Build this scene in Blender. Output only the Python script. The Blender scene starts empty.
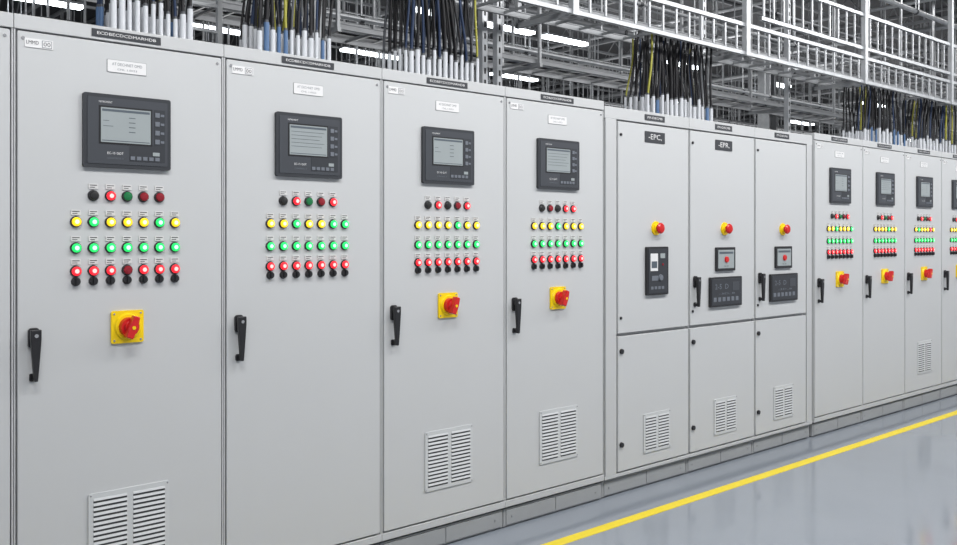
import bpy, math, random
from mathutils import Vector
random.seed(11)
S=bpy.context.scene
COL=S.collection
try:
    S.view_settings.view_transform='Standard'; S.view_settings.look='None'
except Exception as e: print(e)

# ---------------- materials ----------------
def mat(name,col,rough=.5,metal=0,emit=0,ecol=None,noise=0,nscale=8,bump=0,coat=0,spec=None):
    m=bpy.data.materials.new(name); m.use_nodes=True
    nt=m.node_tree; b=nt.nodes['Principled BSDF']
    b.inputs['Base Color'].default_value=(*col,1)
    b.inputs['Roughness'].default_value=rough; b.inputs['Metallic'].default_value=metal
    if coat: b.inputs['Coat Weight'].default_value=coat
    if spec is not None: b.inputs['Specular IOR Level'].default_value=spec
    if emit:
        b.inputs['Emission Color'].default_value=(*(ecol or col),1)
        b.inputs['Emission Strength'].default_value=emit
    if noise or bump:
        tc=nt.nodes.new('ShaderNodeTexCoord'); n=nt.nodes.new('ShaderNodeTexNoise')
        n.inputs['Scale'].default_value=nscale; n.inputs['Detail'].default_value=4
        nt.links.new(tc.outputs['Object'],n.inputs['Vector'])
        if noise:
            r=nt.nodes.new('ShaderNodeMix'); r.data_type='RGBA'
            r.inputs[6].default_value=(*[c*(1-noise) for c in col],1)
            r.inputs[7].default_value=(*[min(1,c*(1+noise)) for c in col],1)
            nt.links.new(n.outputs['Fac'],r.inputs[0]); nt.links.new(r.outputs[2],b.inputs['Base Color'])
        if bump:
            bp=nt.nodes.new('ShaderNodeBump'); bp.inputs['Strength'].default_value=bump; bp.inputs['Distance'].default_value=.002
            n2=nt.nodes.new('ShaderNodeTexNoise'); n2.inputs['Scale'].default_value=nscale*30
            nt.links.new(tc.outputs['Object'],n2.inputs['Vector'])
            nt.links.new(n2.outputs['Fac'],bp.inputs['Height']); nt.links.new(bp.outputs['Normal'],b.inputs['Normal'])
    return m
M={}
M['cab']=mat('cabinet_paint',(.482,.492,.496),.36,noise=.03,nscale=2,bump=.05)
M['cabdoor']=mat('door_paint',(.508,.519,.523),.30,noise=.025,nscale=1.5,bump=.05)
M['plinth']=mat('plinth_paint',(.30,.31,.315),.5,noise=.05)
M['seam']=mat('seam_dark',(.008,.008,.009),.8)
M['slot']=mat('grille_slot',(.05,.052,.055),.8)
M['vent']=mat('vent_grey',(.53,.546,.553),.4,noise=.02)
M['black']=mat('black_plastic',(.014,.014,.016),.35,noise=.1)
M['bezel']=mat('bezel_charcoal',(.030,.033,.039),.4,noise=.05)
M['bezel2']=mat('bezel_inner',(.050,.055,.064),.35,noise=.05)
M['screen']=mat('lcd',(.27,.30,.305),.25,emit=.13,noise=.04)
M['screend']=mat('lcd_ink',(.08,.10,.12),.4,noise=.02)
M['key']=mat('key_grey',(.14,.155,.18),.4,noise=.05)
M['white']=mat('label_white',(.70,.70,.70),.5,noise=.02)
M['plate']=mat('legend_grey',(.60,.60,.59),.5,noise=.02)
M['ink']=mat('ink',(.04,.04,.05),.6,noise=.02)
M['yellow']=mat('yellow_plastic',(.85,.60,.0),.4,noise=.03)
M['red']=mat('red_plastic',(.56,.012,.012),.28,noise=.05)
M['steel']=mat('galvanised_steel',(.45,.465,.48),.40,.4,noise=.25,nscale=12)
M['steelg']=mat('grey_steel',(.30,.31,.32),.45,.3,noise=.3,nscale=9)
M['steeld']=mat('dark_steel',(.06,.063,.068),.5,.3,noise=.2,nscale=6)
M['steelm']=mat('mid_steel',(.21,.218,.228),.45,.2,noise=.3,nscale=6)
M['redpipe']=mat('sprinkler_pipe_red',(.16,.05,.04),.45,noise=.15)
M['chrome']=mat('chrome_ring',(.55,.55,.55),.25,.9,noise=.03)
M['ring']=mat('lamp_ring',(.05,.05,.055),.3,.3,noise=.03)
M['lR']=mat('lamp_red_on',(.8,.02,.03),.3,emit=1.15,ecol=(1,.015,.03),noise=.02)
M['lG']=mat('lamp_green_on',(.02,.6,.12),.3,emit=.8,ecol=(.01,.9,.15),noise=.02)
M['lY']=mat('lamp_yellow_on',(.9,.6,.02),.3,emit=.8,ecol=(1,.64,.0),noise=.02)
M['lr']=mat('lamp_red_off',(.25,.01,.02),.25,noise=.02)
M['lg']=mat('lamp_green_off',(.01,.16,.05),.25,noise=.02)
M['lk']=mat('lamp_black',(.02,.02,.02),.3,noise=.02)
M['cR']=mat('core_red',(1,.3,.3),.3,emit=1.8,ecol=(1,.32,.29))
M['cG']=mat('core_green',(.3,1,.5),.3,emit=1.8,ecol=(.36,1,.48))
M['cY']=mat('core_yellow',(1,.85,.3),.3,emit=1.8,ecol=(1,.88,.32))
M['cabk']=mat('cable_black',(.008,.008,.010),.5,noise=.1,spec=.3)
M['cabb']=mat('cable_blue',(.012,.026,.065),.5,noise=.1,spec=.3)
M['cabg']=mat('cable_grey',(.07,.075,.085),.5,noise=.1,spec=.3)
M['caby']=mat('cable_yellow_green',(.30,.29,.03),.45,noise=.1)
M['slw']=mat('sleeve_white',(.54,.56,.59),.45,noise=.05)
M['slb']=mat('sleeve_blue',(.07,.14,.27),.45,noise=.05)
M['lamp']=mat('led_diffuser',(1,1,1),.4,emit=9,ecol=(.90,.96,1))
M['line']=mat('floor_paint_yellow',(.80,.625,.025),.4,noise=.05,nscale=6,spec=.3)
M['wall']=mat('wall_paint',(.22,.23,.24),.8,noise=.4,nscale=.6)
M['ceil']=mat('ceiling_deck',(.07,.073,.078),.8,noise=.3,nscale=1)

# floor
m=bpy.data.materials.new('epoxy_floor'); m.use_nodes=True; nt=m.node_tree; b=nt.nodes['Principled BSDF']
tc=nt.nodes.new('ShaderNodeTexCoord')
n=nt.nodes.new('ShaderNodeTexNoise'); n.inputs['Scale'].default_value=1.2; n.inputs['Detail'].default_value=5
nt.links.new(tc.outputs['Object'],n.inputs['Vector'])
cr=nt.nodes.new('ShaderNodeValToRGB'); cr.color_ramp.elements[0].position=.3; cr.color_ramp.elements[1].position=.7
cr.color_ramp.elements[0].color=(.268,.300,.343,1); cr.color_ramp.elements[1].color=(.295,.328,.372,1)
nt.links.new(n.outputs['Fac'],cr.inputs['Fac'])
sp=nt.nodes.new('ShaderNodeTexNoise'); sp.inputs['Scale'].default_value=160
nt.links.new(tc.outputs['Object'],sp.inputs['Vector'])
mx=nt.nodes.new('ShaderNodeMix'); mx.data_type='RGBA'; mx.blend_type='MULTIPLY'; mx.inputs[0].default_value=.2
nt.links.new(cr.outputs['Color'],mx.inputs[6]); nt.links.new(sp.outputs['Fac'],mx.inputs[7])
nt.links.new(mx.outputs[2],b.inputs['Base Color'])
b.inputs['Roughness'].default_value=.13; b.inputs['Coat Weight'].default_value=.5; b.inputs['Coat Roughness'].default_value=.05
M['floor']=m

# ---------------- mesh builder ----------------
class MB:
    def __init__(s): s.v=[];s.f=[];s.mi=[];s.sm=[];s.mats=[]
    def _m(s,k):
        if k not in s.mats: s.mats.append(k)
        return s.mats.index(k)
    def add(s,vs,fs,k,smooth=False):
        o=len(s.v); s.v+=[tuple(v) for v in vs]; i=s._m(k)
        for f in fs: s.f.append(tuple(a+o for a in f)); s.mi.append(i); s.sm.append(smooth)
        return s
    def box(s,x0,x1,y0,y1,z0,z1,k):
        v=[(x,y,z) for x in(x0,x1) for y in(y0,y1) for z in(z0,z1)]
        f=[(0,1,3,2),(4,6,7,5),(0,4,5,1),(2,3,7,6),(0,2,6,4),(1,5,7,3)]
        return s.add(v,f,k)
    def prism(s,pts,y0,y1,k):
        n=len(pts); v=[(x,y0,z) for x,z in pts]+[(x,y1,z) for x,z in pts]
        f=[tuple(range(n)),tuple(range(2*n-1,n-1,-1))]+[(i,i+n,(i+1)%n+n,(i+1)%n) for i in range(n)]
        return s.add(v,f,k)
    def rrect(s,x0,x1,z0,z1,r,y0,y1,k,n=4):
        p=[]
        for cx,cz,a in((x1-r,z0+r,-90),(x1-r,z1-r,0),(x0+r,z1-r,90),(x0+r,z0+r,180)):
            for i in range(n+1):
                t=math.radians(a+90*i/n); p.append((cx+r*math.cos(t),cz+r*math.sin(t)))
        return s.prism(p,y0,y1,k)
    def cyl(s,p0,p1,r0,r1,k,n=16,caps=True):
        p0=Vector(p0);p1=Vector(p1);d=(p1-p0).normalized()
        a=Vector((0,0,1)) if abs(d.z)<.9 else Vector((1,0,0))
        u=d.cross(a).normalized();w=d.cross(u)
        v=[];
        for p,r in((p0,r0),(p1,r1)):
            for i in range(n):
                t=2*math.pi*i/n; v.append(p+u*r*math.cos(t)+w*r*math.sin(t))
        s.add(v,[(i,(i+1)%n,(i+1)%n+n,i+n) for i in range(n)],k,True)
        if caps: s.add(v,[tuple(range(n-1,-1,-1)),tuple(range(n,2*n))],k)
        return s
    def bar(s,p0,p1,w,k): return s.cyl(p0,p1,w*.7,w*.7,k,4)
    def tube(s,pts,r,k,n=8):
        pts=[Vector(p) for p in pts]; v=[]
        for j,p in enumerate(pts):
            d=(pts[min(j+1,len(pts)-1)]-pts[max(j-1,0)]).normalized()
            u=d.cross(Vector((0.0,1,0.02))).normalized(); w=d.cross(u)
            for i in range(n):
                t=2*math.pi*i/n; v.append(p+u*r*math.cos(t)+w*r*math.sin(t))
        f=[(j*n+i,j*n+(i+1)%n,(j+1)*n+(i+1)%n,(j+1)*n+i) for j in range(len(pts)-1) for i in range(n)]
        s.add(v,f,k,True); L=(len(pts)-1)*n
        s.add(v,[tuple(range(n-1,-1,-1)),tuple(range(L,L+n))],k); return s
    def text(s,t,size,x,y,z,k,w=None):
        me=textmesh(t); vs=[v.co for v in me.vertices]
        if not vs: return s
        xs=[v.x for v in vs];zs=[v.y for v in vs]
        cx=(min(xs)+max(xs))/2;cz=(min(zs)+max(zs))/2; kx=size/ (max(zs)-min(zs)); kw=kx if w is None else w/(max(xs)-min(xs))
        return s.add([(x+(v.x-cx)*kw,y,z+(v.y-cz)*kx) for v in vs],[tuple(p.vertices) for p in me.polygons],k)
    def build(s,name,parent=None,loc=(0,0,0),bevel=0,label=None):
        me=bpy.data.meshes.new(name); me.from_pydata(s.v,[],s.f)
        for k in s.mats: me.materials.append(M[k])
        me.polygons.foreach_set('material_index',s.mi); me.polygons.foreach_set('use_smooth',s.sm); me.update()
        return mk(name,me,parent,loc,bevel,label)
def mk(name,me,parent=None,loc=(0,0,0),bevel=0,label=None):
    o=bpy.data.objects.new(name,me); COL.objects.link(o); o.location=loc
    if parent: o.parent=parent
    if bevel:
        b=o.modifiers.new('bev','BEVEL'); b.width=bevel; b.segments=2; b.limit_method='ANGLE'
    if label: o['label']=label
    return o
_tc={}
def textmesh(t):
    if t in _tc: return _tc[t]
    cu=bpy.data.curves.new('t','FONT'); cu.body=t; cu.resolution_u=2
    o=bpy.data.objects.new('t',cu); COL.objects.link(o)
    bpy.context.view_layer.update()
    me=bpy.data.meshes.new_from_object(o.evaluated_get(bpy.context.evaluated_depsgraph_get()))
    bpy.data.objects.remove(o); bpy.data.curves.remove(cu); _tc[t]=me; return me
def empty(name,loc,label,cat,group=None):
    o=bpy.data.objects.new(name,None); o.empty_display_size=.1; COL.objects.link(o); o.location=loc
    top(o,label,cat,group); return o
def top(o,label,cat,group=None):
    o['label']=label; o['category']=cat
    if group: o['group']=group
    return o
def struct(o): o['kind']='structure'; return o

# ---------------- shared part meshes ----------------
def lampmesh(c):
    b=MB()
    b.cyl((0,0,0),(0,-.006,0),.0212,.0202,'black',18)
    b.cyl((0,-.006,0),(0,-.009,0),.0192,.0180,'ring',18)
    lk='l'+c
    rr=[(.0168,-.009),(.0166,-.0135),(.0145,-.0160),(.0082,-.0175)]
    for (r0,y0),(r1,y1) in zip(rr,rr[1:]): b.cyl((0,y0,0),(0,y1,0),r0,r1,lk,16,False)
    b.cyl((0,-.0174,0),(0,-.0178,0),.0085,.0072,'c'+c if c in 'RGY' else lk,12)
    b.box(-.0175,.0175,-.003,0,.0245,.0440,'plate')
    b.box(-.013,.013,-.0034,-.003,.0370,.0400,'ink'); b.box(-.013,.005,-.0034,-.003,.0295,.0320,'ink')
    me=bpy.data.meshes.new('indicator_lamp_'+c)
    me.from_pydata(b.v,[],b.f)
    for k in b.mats: me.materials.append(M[k])
    me.polygons.foreach_set('material_index',b.mi); me.polygons.foreach_set('use_smooth',b.sm); return me
LM={c:lampmesh(c) for c in 'RGYrgk'}
def knobmesh():
    b=MB()
    b.cyl((0,0,0),(0,-.005,0),.0175,.0168,'ring',16); b.cyl((0,-.005,0),(0,-.015,0),.0150,.0135,'black',16)
    b.box(-.004,.004,-.021,-.014,-.012,.012,'black')
    me=bpy.data.meshes.new('selector_knob'); me.from_pydata(b.v,[],b.f)
    for k in b.mats: me.materials.append(M[k])
    me.polygons.foreach_set('material_index',b.mi); me.polygons.foreach_set('use_smooth',b.sm); return me
KM=knobmesh()
LN={'R':'lit red indicator lamp with legend plate','G':'lit green indicator lamp with legend plate','Y':'lit yellow indicator lamp with legend plate','r':'unlit dark red indicator lamp','g':'unlit dark green push button','k':'black push button'}

def handle(parent,x,z0,z1):
    h=z1-z0; b=MB()
    b.rrect(-.019,.019,h*.62,h,.012,-.012,0,'black')
    b.rrect(-.014,.014,-.002,h*.14,.006,-.008,0,'black')
    b.cyl((0,-.012,h*.86),(0,-.034,h*.86),.015,.013,'black',14)
    b.prism([(-.006,0),(.006,0),(.011,h*.3),(.018,h*.8),(.018,h*.97),(-.018,h*.97),(-.018,h*.8),(-.011,h*.3)],-.040,-.022,'black')
    b.prism([(-.006,.004),(.006,.004),(.006,.022),(-.006,.022)],-.024,-.006,'black')
    b.cyl((0,-.040,h*.86),(0,-.042,h*.86),.007,.007,'chrome',12)
    return b.build('door_handle',parent,(x,0,z0),.0025,'black swing lever handle')
def vent(parent,x,z0,z1,w,rows=14,name='ventilation_grille'):
    h=z1-z0; b=MB()
    b.rrect(-w/2,w/2,0,h,.006,-.006,0,'vent')
    for s in(-1,1):
        a0=min(s*.012,s*(w/2-.018));a1=max(s*.012,s*(w/2-.018))
        st=(h-.036)/rows
        for i in range(rows):
            zz=.018+i*st
            b.box(a0,a1,-.0066,-.006,zz+st*.02,zz+st*.48,'slot')
            v=[(a0,-.006,zz+st*.48),(a1,-.006,zz+st*.48),(a1,-.006,zz+st*.98),(a0,-.006,zz+st*.98),(a0,-.010,zz+st*.47),(a1,-.010,zz+st*.47)]
            b.add(v,[(4,5,2,3),(0,1,5,4),(0,4,3),(1,2,5)],'vent')
    for cx in(-w/2+.008,w/2-.008):
        for cz in(.008,h-.008): b.cyl((cx,-.006,cz),(cx,-.008,cz),.003,.003,'chrome',8)
    return b.build(name,parent,(x,0,z0),0,'light grey louvred ventilation grille')
def rotary(parent,x,z,w=.124,tilt=20):
    b=MB(); b.rrect(-w/2,w/2,-w/2,w/2,.008,-.008,0,'yellow')
    b.cyl((0,-.008,0),(0,-.016,0),w*.42,w*.38,'yellow',28)
    for cx in(-1,1):
        for cz in(-1,1): b.cyl((cx*w*.41,-.008,cz*w*.41),(cx*w*.41,-.0095,cz*w*.41),.004,.004,'chrome',8)
    b.build('isolator_plate',parent,(x,0,z),0,'square yellow isolator plate')
    k=MB(); k.cyl((0,-.016,0),(0,-.036,0),w*.30,w*.28,'red',24); k.cyl((0,-.036,0),(0,-.048,0),w*.20,w*.17,'red',20)
    k.prism([(-.013,-w*.34),(.013,-w*.34),(.017,0),(.011,w*.36),(-.011,w*.36),(-.017,0)],-.072,-.036,'red')
    k.cyl((0,-.072,0),(0,-.074,0),.007,.007,'yellow',12)
    o=k.build('isolator_knob',parent,(x,0,z),.004,'red rotary isolator knob')
    o.rotation_euler=(0,math.radians(tilt),0)
def touchpanel(root,z0,z1,w=.333,var=0):
    h=z1-z0; b=MB()
    b.rrect(-w/2,w/2,0,h,.008,-.016,0,'bezel'); 
    b.rrect(-w/2+.014,w/2-.014,.014,h-.014,.005,-.018,-.016,'bezel2')
    b.box(-w/2+.055,w/2-.075,-.019,-.018,h*.32,h*.84,'black')
    b.text('MITROMENT',.007,-w*.26,-.0185,h*.89,'white',.05)
    b.text('EC-15 GOT',.009,-w*.15,-.0185,h*.20,'white',.06)
    b.text('CONTROL 3',.006,-w*.15,-.0185,h*.13,'key',.06)
    body=b.build('touchscreen_panel',root,(0,0,z0),.0015,'dark charcoal operator touchscreen panel')
    s=MB(); sw0,sw1,sh0,sh1=-w/2+.062,w/2-.082,h*.345,h*.815
    s.box(sw0,sw1,-.0205,-.019,sh0,sh1,'screen')
    s.box(sw0+.004,sw1-.004,-.0209,-.0205,sh1-.014,sh1-.005,'screend')
    cx=(sw0+sw1)/2
    if var%2==0:
        for i in range(4): s.box(cx+.01,cx+.035,-.0209,-.0205,sh1-.035-.018*i,sh1-.032-.018*i,'screend')
        s.box(sw0+.008,sw0+.045,-.0209,-.0205,sh1-.07,sh1-.068,'screend')
        s.box(sw0+.008,sw0+.030,-.0209,-.0205,sh1-.05,sh1-.048,'screend')
    else:
        for i in range(5): s.box(sw0+.008,sw1-.015-.012*(i%3),-.0209,-.0205,sh1-.030-.016*i,sh1-.028-.016*i,'screend')
    s.box(sw0+.004,sw1-.004,-.0209,-.0205,sh0+.005,sh0+.008,'screend')
    s.build('screen',body,(0,0,0),0,'pale grey glowing display')
    k=MB()
    k.box(w/2-.068,w/2-.024,-.0188,-.018,h*.34,h*.84,'bezel'); k.box(w*.01,w/2-.024,-.0188,-.018,h*.10,h*.342,'bezel')
    for i in range(4):
        zz=h*.36+i*h*.125; k.box(w/2-.064,w/2-.046,-.021,-.018,zz,zz+.018,'key'); k.box(w/2-.042,w/2-.028,-.0205,-.018,zz+.004,zz+.013,'key')
    for i in range(5): k.box(w*.02+i*.024,w*.02+i*.024+.017,-.021,-.018,h*.12,h*.17,'key')
    k.box(w*.28,w*.36,-.0205,-.018,h*.19,h*.24,'screen')
    k.build('keypad',body,(0,0,0),0,'grey function keys')
    return body

def add_lamps(door,rows):
    for zc,pat in rows:
        n=len(pat)
        for i,c in enumerate(pat):
            x=(i-(n-1)/2)*.063
            if c=='o': o=mk('selector_knob',KM,door,(x,0,zc),0,'black selector knob')
            else: o=mk('indicator_lamp',LM[c],door,(x,0,zc),0,LN[c])

def plinth(root,a,c,y0):
    p=MB(); mid=(a+c)/2
    p.box(a+.002,c-.002,y0,.58,.006,.100,'plinth')
    for s0,s1 in((a+.02,mid-.004),(mid+.004,c-.02)): p.box(s0,s1,y0-.005,y0+.002,.014,.092,'plinth')
    p.box(a+.01,c-.01,y0+.016,.57,0,.1125,'seam')  # near-black inner block paints in the shadow gaps above and below the plinth
    for xx in(a+.06,c-.06): p.cyl((xx,y0,.055),(xx,y0-.009,.055),.005,.005,'steelg',8)
    p.build('plinth',root,bevel=.002)

def control_cabinet(x0,w,label,r1,r2,r4,isol=True,grille=False,var=0,dz=0,strip='ECDBECDCDMARHDB',group='row of grey control cabinets'):
    cx=x0+w/2; W=w/2
    root=empty('control_cabinet',(cx,0,0),label,'electrical cabinet',group)
    b=MB()
    b.box(-W+.001,W-.001,.026,.6,.112,2.345,'cab')
    b.box(-W+.001,W-.001,.0,.0265,2.293,2.345,'cab')
    b.box(-W+.001,W-.001,.0,.0265,.114,.148,'cab')
    b.box(-W+.001,-W+.007,.004,.0265,.148,2.293,'cab'); b.box(W-.007,W-.001,.004,.0265,.148,2.293,'cab')
    b.build('body',root,bevel=.002)
    plinth(root,-W+.001,W-.001,.018)
    d=MB(); d.rrect(-W+.012,W-.012,.156,2.286,.006,0,.021,'cabdoor')
    d.box(-W+.018,W-.018,.0205,.0262,.162,2.28,'seam')
    door=d.build('door',root,bevel=.003)
    handle(door,-W+.064,1.035,1.225)
    touchpanel(root,1.812,2.089,var=var)
    add_lamps(door,[(1.706,r1),(1.607,r2),(1.510,'GGGGGGG'),(1.424,r4),(1.386,'ooooooo')])
    if isol: rotary(door,0,1.207)
    if grille: vent(door,.01,.298,.59,.31)
    n=MB(); n.rrect(-.076,.076,-.025,.025,.004,-.0015,0,'steelg'); n.rrect(-.074,.074,-.023,.023,.004,-.003,0,'white'); n.text('AT DECHNET OMD',.011,0,-.0034,.008,'key',.115); n.text('CNL 1.0023',.007,0,-.0034,-.011,'key',.075)
    n.build('nameplate',door,(0,0,2.20))
    n=MB(); n.box(-.05,.046,-.003,0,-.016,.016,'white'); n.text('LMMD',.013,-.024,-.0038,.002,'ink',.042)
    n.box(.008,.042,-.0034,-.003,-.013,.013,'key'); n.box(.010,.040,-.0037,-.0034,-.011,.011,'white'); n.text('00',.015,.025,-.0041,0,'ink',.024)
    n.build('warning_label',door,(-W+.085,0,2.247))
    n=MB(); n.box(-.132,.132,-.003,0,-.0145,.0145,'bezel'); n.text(strip,.011,0,-.0034,0,'white',.225)
    n.build('name_strip',root,(0,0,2.318))
    for sx in(-1,1):
        sc=MB(); sc.cyl((0,0,0),(0,-.003,0),.006,.006,'chrome',10); sc.build('door_screw',door,(sx*(W-.03),0,2.262))
    return root

W=.8; X0=.929
L='grey control cabinet with touchscreen and lamps'
control_cabinet(X0-W,W,L+', at row end','kRgrr','YYYYYGY','RRRRRRR',True,True)
control_cabinet(X0,W,L+', isolator and wide grille','kRgrr','YGYYYGY','RRRrRRR',True,True,0)
control_cabinet(X0+W,W,L+', plain lower door','kRgrR','YYGYYGG','RRRRRRR',False,False,1)
control_cabinet(X0+2*W,W,L+', beside plain one','kRkrR','YYYYGYY','RRRRRRR',True,True,2)
control_cabinet(X0+3*W,W,L+', beside the switchgear','krkRR','YYYGYYY','RRRRRRR',True,True,1)
X3=6.60
for i in range(5):
    control_cabinet(X3+i*W,W,L+(', with grille' if i==2 else ', beyond switchgear'),
        'kRgrR',['YYGYYYG','YYYYGYY','YGYYYRY','YYYYYYY','YYYYGYY'][i],'RRRRRRR',True,i==2,i,group='far row of grey control cabinets')

# ---------------- switchgear cabinets ----------------
def estop(parent,x,z):
    b=MB(); b.cyl((0,0,0),(0,-.008,0),.045,.043,'yellow',28); b.cyl((0,-.008,0),(0,-.02,0),.026,.024,'yellow',20)
    rr=[(.020,-.02),(.022,-.026),(.034,-.034),(.034,-.042),(.026,-.050),(.010,-.053)]
    for (r0,y0),(r1,y1) in zip(rr,rr[1:]): b.cyl((0,y0,0),(0,y1,0),r0,r1,'red',24,False)
    b.cyl((0,-.0528,0),(0,-.053,0),.010,.010,'red',24)
    b.build('emergency_stop_button',parent,(x,0,z),0,'red mushroom button on yellow disc')
def meter(parent,x,z0,z1,w):
    h=z1-z0; b=MB(); b.rrect(-w/2,w/2,0,h,.006,-.014,0,'black'); b.rrect(-w/2+.018,w/2-.018,.018,h-.018,.004,-.016,-.014,'screen')
    b.box(-w/2+.03,w/2-.03,-.0165,-.016,h-.045,h-.03,'screend'); b.cyl((0,-.016,h*.48),(0,-.026,h*.48),.022,.019,'red',18)
    b.text('10 20',.010,0,-.0165,.032,'ink',.05)
    b.build('panel_meter',parent,(x,0,z0),.001,'small black framed panel meter with red knob')
def relay(parent,x,z0,z1,w):
    h=z1-z0; b=MB(); b.rrect(-w/2,w/2,0,h,.006,-.018,0,'black'); b.rrect(-w/2+.012,w/2-.012,.012,h-.012,.004,-.020,-.018,'bezel')
    b.text('2-5  D',.034,-w*.16,-.0205,h*.68,'key',w*.42)
    for i in range(6): b.box(-w*.42+i*w*.14,-w*.42+i*w*.14+w*.09,-.0215,-.020,h*.18,h*.32,'key')
    b.box(w*.18,w*.40,-.0215,-.020,h*.52,h*.82,'bezel2')
    b.text('-3D..8',.012,0,-.0205,h*.44,'key',w*.5)
    b.build('protection_relay',parent,(x,0,z0),.001,'black rectangular protection relay')
def switchgear(x0,x1,d0,d1,kind,tag,label):
    cx=(x0+x1)/2; a=x0-cx+.001;c=x1-cx-.001; da=d0-cx;dc=d1-cx
    root=empty('switchgear_cabinet',(cx,0,0),label,'electrical cabinet','grey switchgear section')
    b=MB(); b.box(a,c,.030,.62,.112,2.32,'cab'); b.box(a,c,0,.0305,2.249,2.32,'cab'); b.box(a,c,0,.0305,.112,.132,'cab')
    if da-a>.02: b.box(a+.008,da-.008,.0,.0305,.132,2.249,'cab'); 
    else: b.box(a,a+.003,.006,.0305,.132,2.249,'cab')
    if c-dc>.02: b.box(dc+.008,c-.008,.0,.0305,.132,2.249,'cab')
    b.build('body',root,bevel=.002)
    plinth(root,a,c,.026)
    def dr(nm,z0,z1):
        d=MB(); d.rrect(da+.008,dc-.008,z0,z1,.005,0,.021,'cabdoor'); d.box(da+.012,dc-.012,.0205,.0302,z0+.005,z1-.005,'seam')
        o=d.build('door',root,bevel=.003,label=nm); return o
    up=dr('upper door',.968,2.239); lo=dr('lower door',.141,.950)
    for zz in(.30,.86):
        h=MB(); h.cyl((0,0,0),(0,-.012,0),.016,.015,'black',16); h.box(-.003,.003,-.014,-.012,-.009,.009,'steeld'); h.build('door_lock',lo,(da+.035,0,zz))
    for zz in(1.06,2.16):
        h=MB(); h.cyl((0,0,0),(0,-.008,0),.009,.008,'black',12); h.build('door_lock',up,(da+.03,0,zz))
    m=(da+dc)/2
    if tag:
        n=MB(); n.rrect(-.10,.10,-.034,.034,.004,-.004,0,'bezel'); n.text(tag,.038,0,-.0044,0,'white',.13); n.build('tag_plate',up,(m,0,2.165))
    n=MB(); n.box(-.10,.10,-.003,0,-.018,.018,'bezel'); n.text('PM-DIECMB',.014,0,-.0034,0,'white',.15); n.build('name_strip',root,(m,0,2.285))
    vent(lo,m+.02,.215,.455,.27,11)
    estop(up,m+.01,1.60)
    if kind==0:
        b=MB(); w,h=.215,.30
        b.rrect(-w/2,w/2,0,h,.008,-.018,0,'black'); b.rrect(-w/2+.012,w/2-.012,.012,h-.012,.004,-.020,-.018,'bezel')
        b.box(-w*.36,-w*.02,-.0215,-.020,h*.50,h*.86,'white'); b.box(-w*.32,-w*.06,-.0222,-.0215,h*.56,h*.70,'screend')
        b.box(w*.10,w*.32,-.0215,-.020,h*.76,h*.86,'screen'); b.cyl((w*.21,-.0215,h*.63),(w*.21,-.024,h*.63),.008,.007,'lr',12)
        b.cyl((w*.1,-.02,h*.36),(w*.1,-.03,h*.36),.02,.018,'key',18)
        b.box(-w*.3,w*.0,-.0215,-.020,h*.30,h*.40,'key')
        for i in range(4): b.box(-w*.34+i*.036,-w*.34+i*.036+.024,-.0215,-.020,h*.12,h*.18,'key')
        b.build('protection_relay',up,(m+.01,0,1.185),.001,'tall black relay with white display')
    else:
        handle(up,da+.055,1.09,1.29)
        meter(up,m+.01,1.315,1.475,.225)
        relay(up,m+.01,1.075,1.275,.375)
    return root
switchgear(4.135,4.975,4.25,4.972,0,'-EPC,','grey switchgear cabinet with tall black relay and emergency stop')
switchgear(4.975,5.76,4.98,5.757,1,'-EPR,','grey switchgear cabinet with meter, black relay and lever handle')
switchgear(5.76,6.57,5.765,6.48,1,None,'grey switchgear cabinet with meter and relay, at section end')

# ---------------- cables ----------------
def cable(x,y,r,zt,ck,sk,sl,lean,group,ztop,ph):
    b=MB(); pts=[]; N=22; z0=ztop
    for i in range(N+1):
        t=i/N; z=z0+(zt-z0)*t
        q=min(1,max(0,(z-ztop-.10)/.45)); q=q*q*(3-2*q)
        pts.append((lean*q+.018*math.sin(ph+4*t)*q, .010*math.cos(ph+4*t)*q, z-z0))
    b.tube(pts,r,ck,8)
    o=b.build('cable',None,(x,y,ztop)); nm={'cabk':'black','cabb':'dark blue','cabg':'grey','caby':'yellow-green'}[ck]
    top(o,nm+' power cable rising from cabinet roof into overhead tray','cable',group)
    s=MB(); s.cyl((0,0,0),(0,0,.02),r*1.7,r*1.7,'black',6); s.cyl((0,0,.02),(0,0,sl),r*1.5,r*1.45,sk,10); s.cyl((0,0,sl),(0,0,sl+.012),r*1.4,r*1.1,'cabg',10)
    s.build('cable_sleeve',o,(0,0,0),0,('pale grey' if sk=='slw' else 'blue')+' sleeve')
def bundle(xa,xb,n,zt,group,spread=0,ztop=2.345,jit=.03):
    cm=(xa+xb)/2; rows=4; per=math.ceil(n/rows); k=0
    for j in range(rows):
        jl=random.uniform(-jit,jit); ph=random.uniform(0,6)
        for i in range(per):
            if k>=n: break
            u=(i+.5*(j%2)+.25)/per
            x=xa+(xb-xa)*u; y=.16+.07*j+random.uniform(-.004,.004)
            cl=.02*math.sin(u*2*math.pi*2.2+1)
            ck=random.choices(['cabk','cabb','cabg','caby'],[.70,.17,.06,.07])[0]
            sk=random.choices(['slw','slb'],[.92,.08])[0]
            cable(x,y,random.choice([.006,.007,.0085]),zt+random.uniform(-.015,.015),ck,sk,random.uniform(.11,.17),(cm-x)*spread+cl+jl+random.uniform(-.012,.012),group,ztop,ph+i*.25+random.uniform(-.2,.2)); k+=1
bundle(1.33,1.68,42,3.29,'cables above the first cabinet',.05)
bundle(1.97,2.36,46,3.29,'cables above the second cabinet',.05)
bundle(2.78,3.30,56,3.29,'cables above the third cabinet',.05)
bundle(4.74,5.50,60,2.88,'cables above the switchgear',.15,2.32)
bundle(7.75,8.62,46,2.88,'cables above the far cabinets',.1)
bundle(8.9,9.8,46,2.88,'cables above the far cabinets',.1)

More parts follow.
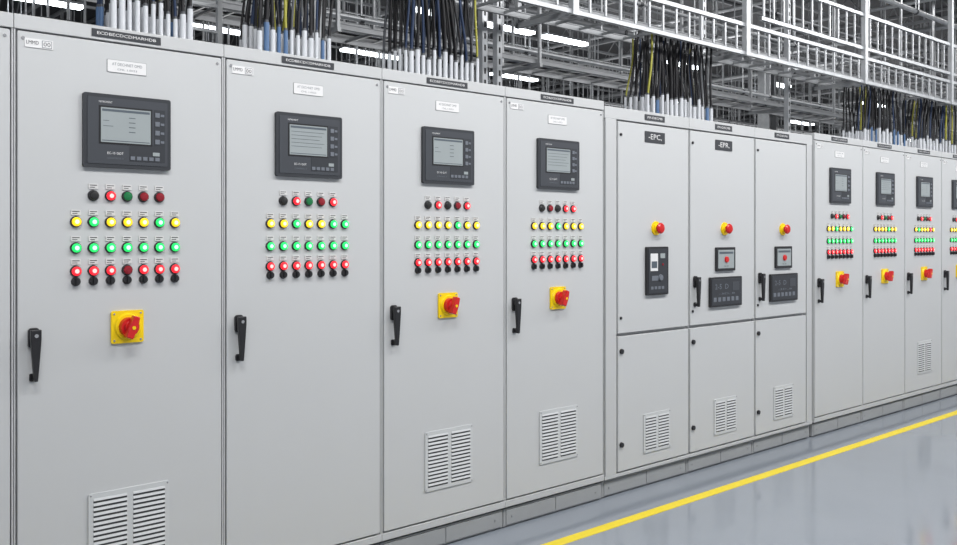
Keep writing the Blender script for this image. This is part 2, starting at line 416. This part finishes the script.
# ---------------- ladder trays ----------------
def ladder(b,x0,x1,y0,y1,z,hh=.06,pitch=.25,k='steel',rw=.009):
    for y in(y0,y1): b.box(x0,x1,y-.003,y+.003,z,z+hh,k); b.box(x0,x1,y-.009,y+.009,z+hh-.004,z+hh,k); b.box(x0,x1,y-.009,y+.009,z,z+.004,k)
    n=int((x1-x0)/pitch)
    for i in range(n+1):
        x=x0+.05+i*pitch
        if x<x1-.03: b.box(x-rw,x+rw,y0,y1,z+.01,z+.025,k)
CEI=5.6
b=MB(); ladder(b,-.6,3.42,.1,.5,3.29)
for x in(-.4,1.2,2.6): 
    for y in(.06,.54): b.cyl((x,y,3.26),(x,y,CEI),.007,.007,'steel',8)
    b.box(x-.02,x+.02,.04,.56,3.25,3.29,'steel')
top(b.build('cable_tray'),'galvanised ladder cable tray hung above the cabinets','cable tray','ladder cable trays')
b=MB(); ladder(b,3.45,14,.1,.42,2.86,.04,.22,'steelg',.006)
for i in range(6):
    x=3.9+i*1.8
    b.box(x-.015,x+.015,.03,.49,2.82,2.85,'steelg')
    b.box(x-.024,x+.024,.012,.05,2.82,CEI,'steel')
    b.box(x-.015,x+.015,.475,.505,2.82,3.0,'steelg')
for xa,zs,pt in((3.45,(2.84,3.04),.14),(5.9,(3.12,3.40),.14)):
    y=.04
    for z in zs:
        b.box(xa,14,y-.012,y-.009,z-.016,z+.016,'steel'); b.box(xa,14,y-.012,y+.010,z+.013,z+.016,'steel'); b.box(xa,14,y-.012,y+.010,z-.016,z-.013,'steel')
    n=int((14-xa)/pt)
    for i in range(n): 
        x=xa+.04+i*pt; b.box(x-.007,x+.007,y-.005,y+.006,zs[0],zs[1],'steel')
top(b.build('cable_tray'),'long galvanised ladder cable tray with laddered sides on struts','cable tray','ladder cable trays')
for x,zc in((2.52,2.345),(3.68,2.345),(3.80,2.345),(5.95,2.32),(7.2,2.345)):
    b=MB(); b.box(-.02,.02,-.003,.003,0,CEI-zc,'steel'); b.box(-.022,-.018,-.003,.035,0,CEI-zc,'steel'); b.box(.018,.022,-.003,.035,0,CEI-zc,'steel'); b.box(-.05,.05,-.02,.05,0,.006,'steel')
    for i in range(30): b.box(-.007,.007,-.0036,-.003,.04+i*.07,.075+i*.07,'seam')
    top(b.build('strut_post',None,(x,.55,zc)),'perforated galvanised strut post standing on cabinet roof','steel post','strut posts')
b=MB()
for sx in(-.075,.075): b.box(sx-.012,sx+.012,-.012,.012,0,CEI-2.345,'steel')
for i in range(26): b.box(-.07,.07,-.006,.006,.05+i*.12,.065+i*.12,'steel')
b.box(-.1,.1,-.03,.03,0,.006,'steel')
top(b.build('cable_ladder',None,(1.90,.55,2.345)),'vertical galvanised cable ladder standing on cabinet roof','cable ladder')

# ---------------- hall shell ----------------
def sb(name,*a):
    b=MB(); b.box(*a); o=b.build(name); return struct(o)
sb('floor',-7,46,-10,22,-.1,0,'floor')
sb('ceiling',-7,46,-10,22,CEI,CEI+.1,'ceil')
sb('wall_back',-7,46,22,22.2,0,CEI,'wall')
sb('wall_right',46,46.2,-10,22.2,0,CEI,'wall')
b=MB(); b.box(-5,44,-.370,-.300,0,.002,'line'); top(b.build('floor_marking'),'yellow safety line painted along the cabinet row','floor marking')

TZ=4.85
def truss(x):
    b=MB(); 
    for z in(TZ,CEI-.03): b.box(-.03,.03,1.2,21.8,z-.022,z+.022,'steelm')
    y=1.3;s=0
    while y<21: b.bar((0,y,TZ if s else CEI-.05),(0,y+.6,CEI-.05 if s else TZ),.015,'steelm'); s^=1; y+=.6
    top(b.build('roof_truss',None,(x,0,0)),'grey steel roof truss under the dark ceiling','roof truss','roof trusses')
for x in [2,4,6,8,10,12,14.5,17,20,23,27,31,36]: truss(x)
def joist(y,z0=4.95):
    b=MB()
    for z in(z0,CEI-.03): b.box(0,45,-.025,.025,z-.018,z+.018,'steelm')
    x=.0;s=0
    while x<44: b.bar((x,0,z0 if s else CEI-.05),(x+.65,0,CEI-.05 if s else z0),.013,'steelm'); s^=1; x+=.65
    top(b.build('roof_joist',None,(0,y,0)),'open web steel joist running along the hall','roof joist','roof joists')
for y in(3.4,5.4,7.6,10.5,14.5,18): joist(y)
# longitudinal services: each owns a strip of y; sight lines under the light rows are kept open
slots=[]; y=1.35
trays={1.9:3.0,4.3:3.66,7.0:3.4,8.3:3.85,11.0:3.5,13.7:4.0,16:3.4}
def free(y): return all(not(t-.12<y<t+.62) for t in trays) and all(abs(y-t)>.2 for t in(5.5,12.5,6.2,9.1,13.2,17))
while y<19:
    if free(y): slots.append(y)
    y+=random.uniform(.12,.22)
def clear(y,z):
    for yl in(6.2,9.1):
        if y<yl and abs(z-(1.558+3.02*(3.51+y)/(3.51+yl)))<.10: return False
    return True
for si,y in enumerate(slots):
    for _ in range(30):
        z=random.uniform(2.7,4.6)
        if clear(y,z): break
    r=random.choice([.012,.016,.020,.028,.040]); k=random.choice(['steel','steelg','steelm','steeld','steelg','steelm'])
    if si%9==4 and y>5: k='redpipe'; r=.028
    b=MB(); xa=random.uniform(1,5); xb=random.uniform(18,44); b.cyl((xa,0,0),(xb,0,0),r,r,k,10)
    x=xa+.3; st=random.choice([1.6,2.1,2.7])
    while x<xb: b.cyl((x,0,0),(x,0,CEI-z),.009,.009,'steel',5); b.cyl((x-.02,0,0),(x+.02,0,0),r*1.3,r*1.3,'steeld',8); x+=st
    top(b.build('service_pipe',None,(0,y,z)),('dark red sprinkler' if k=='redpipe' else 'straight metal service')+' pipe hung from the ceiling','pipe','overhead service pipes')
for i in range(16):
    x=2.9+i*1.75+random.uniform(-.2,.2); r=random.choice([.02,.03,.04])
    b=MB(); b.cyl((0,1.3,0),(0,20,0),r,r,random.choice(['steelg','steelm','steel']),10)
    top(b.build('service_pipe',None,(x,0,4.93-r)),'straight metal conduit fixed under the roof joists','pipe','overhead conduits')
for y,z in trays.items():
    near=y<2; kk='steelm' if near else 'steelg'
    b=MB(); ladder(b,1,40,0,.4 if near else .5,0,.04 if near else .06,.4 if near else .3,kk,rw=.008)
    x=1.5
    while x<40:
        for yy in(-.03,.43 if near else .53): b.box(x-.012,x+.012,yy-.012,yy+.012,-.03,CEI-z,'steelg')
        b.box(x-.015,x+.015,-.05,.45 if near else .55,-.03,0,'steelg'); x+=2.0
    for q in range(1 if near else 4): b.cyl((1.2,.08+q*.1,.045),(39,.08+q*.1,.045),.018,.018,'cabk' if q%2 else 'cabb',6)
    top(b.build('cable_tray',None,(0,y,z)),'galvanised ladder cable tray hung deep in the hall','cable tray','ladder cable trays')
for x in(7.7,15.2,24,33):
    for y in(5.5,12.5):
        b=MB(); b.box(-.12,.12,-.01,.01,0,CEI,'steelg')
        for sx in(-.12,.12): b.box(sx-.008,sx+.008,-.12,.12,0,CEI,'steelg')
        b.box(-.2,.2,-.2,.2,0,.02,'steelg')
        top(b.build('steel_column',None,(x,y,0)),'grey steel I-section column supporting the roof','column','steel columns')
# lights
def fixture(x,y,z=4.6,l=1.0):
    root=empty('ceiling_light',(x,y,z),'suspended linear LED light, glowing white','ceiling light','linear ceiling lights')
    b=MB(); b.box(-l/2,l/2,-.08,.08,.010,.04,'steelm')
    for s in(-1,1): b.cyl((s*l*.4,0,.04),(s*l*.4,0,CEI-z),.004,.004,'steel',6)
    b.build('housing',root); d=MB(); d.rrect(-l/2+.02,l/2-.02,-.03,.012,.008,-.07,.07,'lamp'); d.build('diffuser',root)
for x in [5.6,8.0,9.28,10.5,13.6,16.7,21,27]: fixture(x,6.2)
for x in [3.6,6.0,8.87,12.2,17,23,30]: fixture(x,9.1,4.6,1.2)
for x in [6,11,17,25]: fixture(x,13.2,4.6,1.2)
for i in range(6): fixture(-1+i*3,-2.2,4.7,1.8)  # aisle row out of view, added to light the cabinet fronts
def area(x,y,z,sx,sy,e,rx=0,ry=0):
    l=bpy.data.lights.new('area_lamp','AREA'); l.shape='RECTANGLE'; l.size=sx; l.size_y=sy; l.energy=e; l.color=(1,.99,.985)
    o=bpy.data.objects.new('area_lamp',l); COL.objects.link(o); o.location=(x,y,z); o.rotation_euler=(math.radians(rx),math.radians(ry),0); return o
for i in range(5): area(.5+i*3,-2.6,4.5,2.2,.7,112,26)
for i in range(4): area(6+i*8,7,2.2,6,1.5,190,180)  # upward lamps without fixtures, added to brighten the ceiling and its steelwork
for i in range(4): area(6+i*6,1.6,4.75,4,.4,45,20)
w=bpy.data.worlds.new('hall_ambient'); S.world=w; w.use_nodes=True
w.node_tree.nodes['Background'].inputs[0].default_value=(.88,.92,1,1); w.node_tree.nodes['Background'].inputs[1].default_value=.58

# ---------------- camera ----------------
c=bpy.data.cameras.new('camera'); c.sensor_width=36; c.lens=913/957*36; c.shift_y=-37.5/957
o=bpy.data.objects.new('camera',c); COL.objects.link(o); o.location=(0,-3.51,1.558)
o.rotation_euler=(math.radians(90),0,-math.radians(90-48.2)); S.camera=o
c.clip_end=200
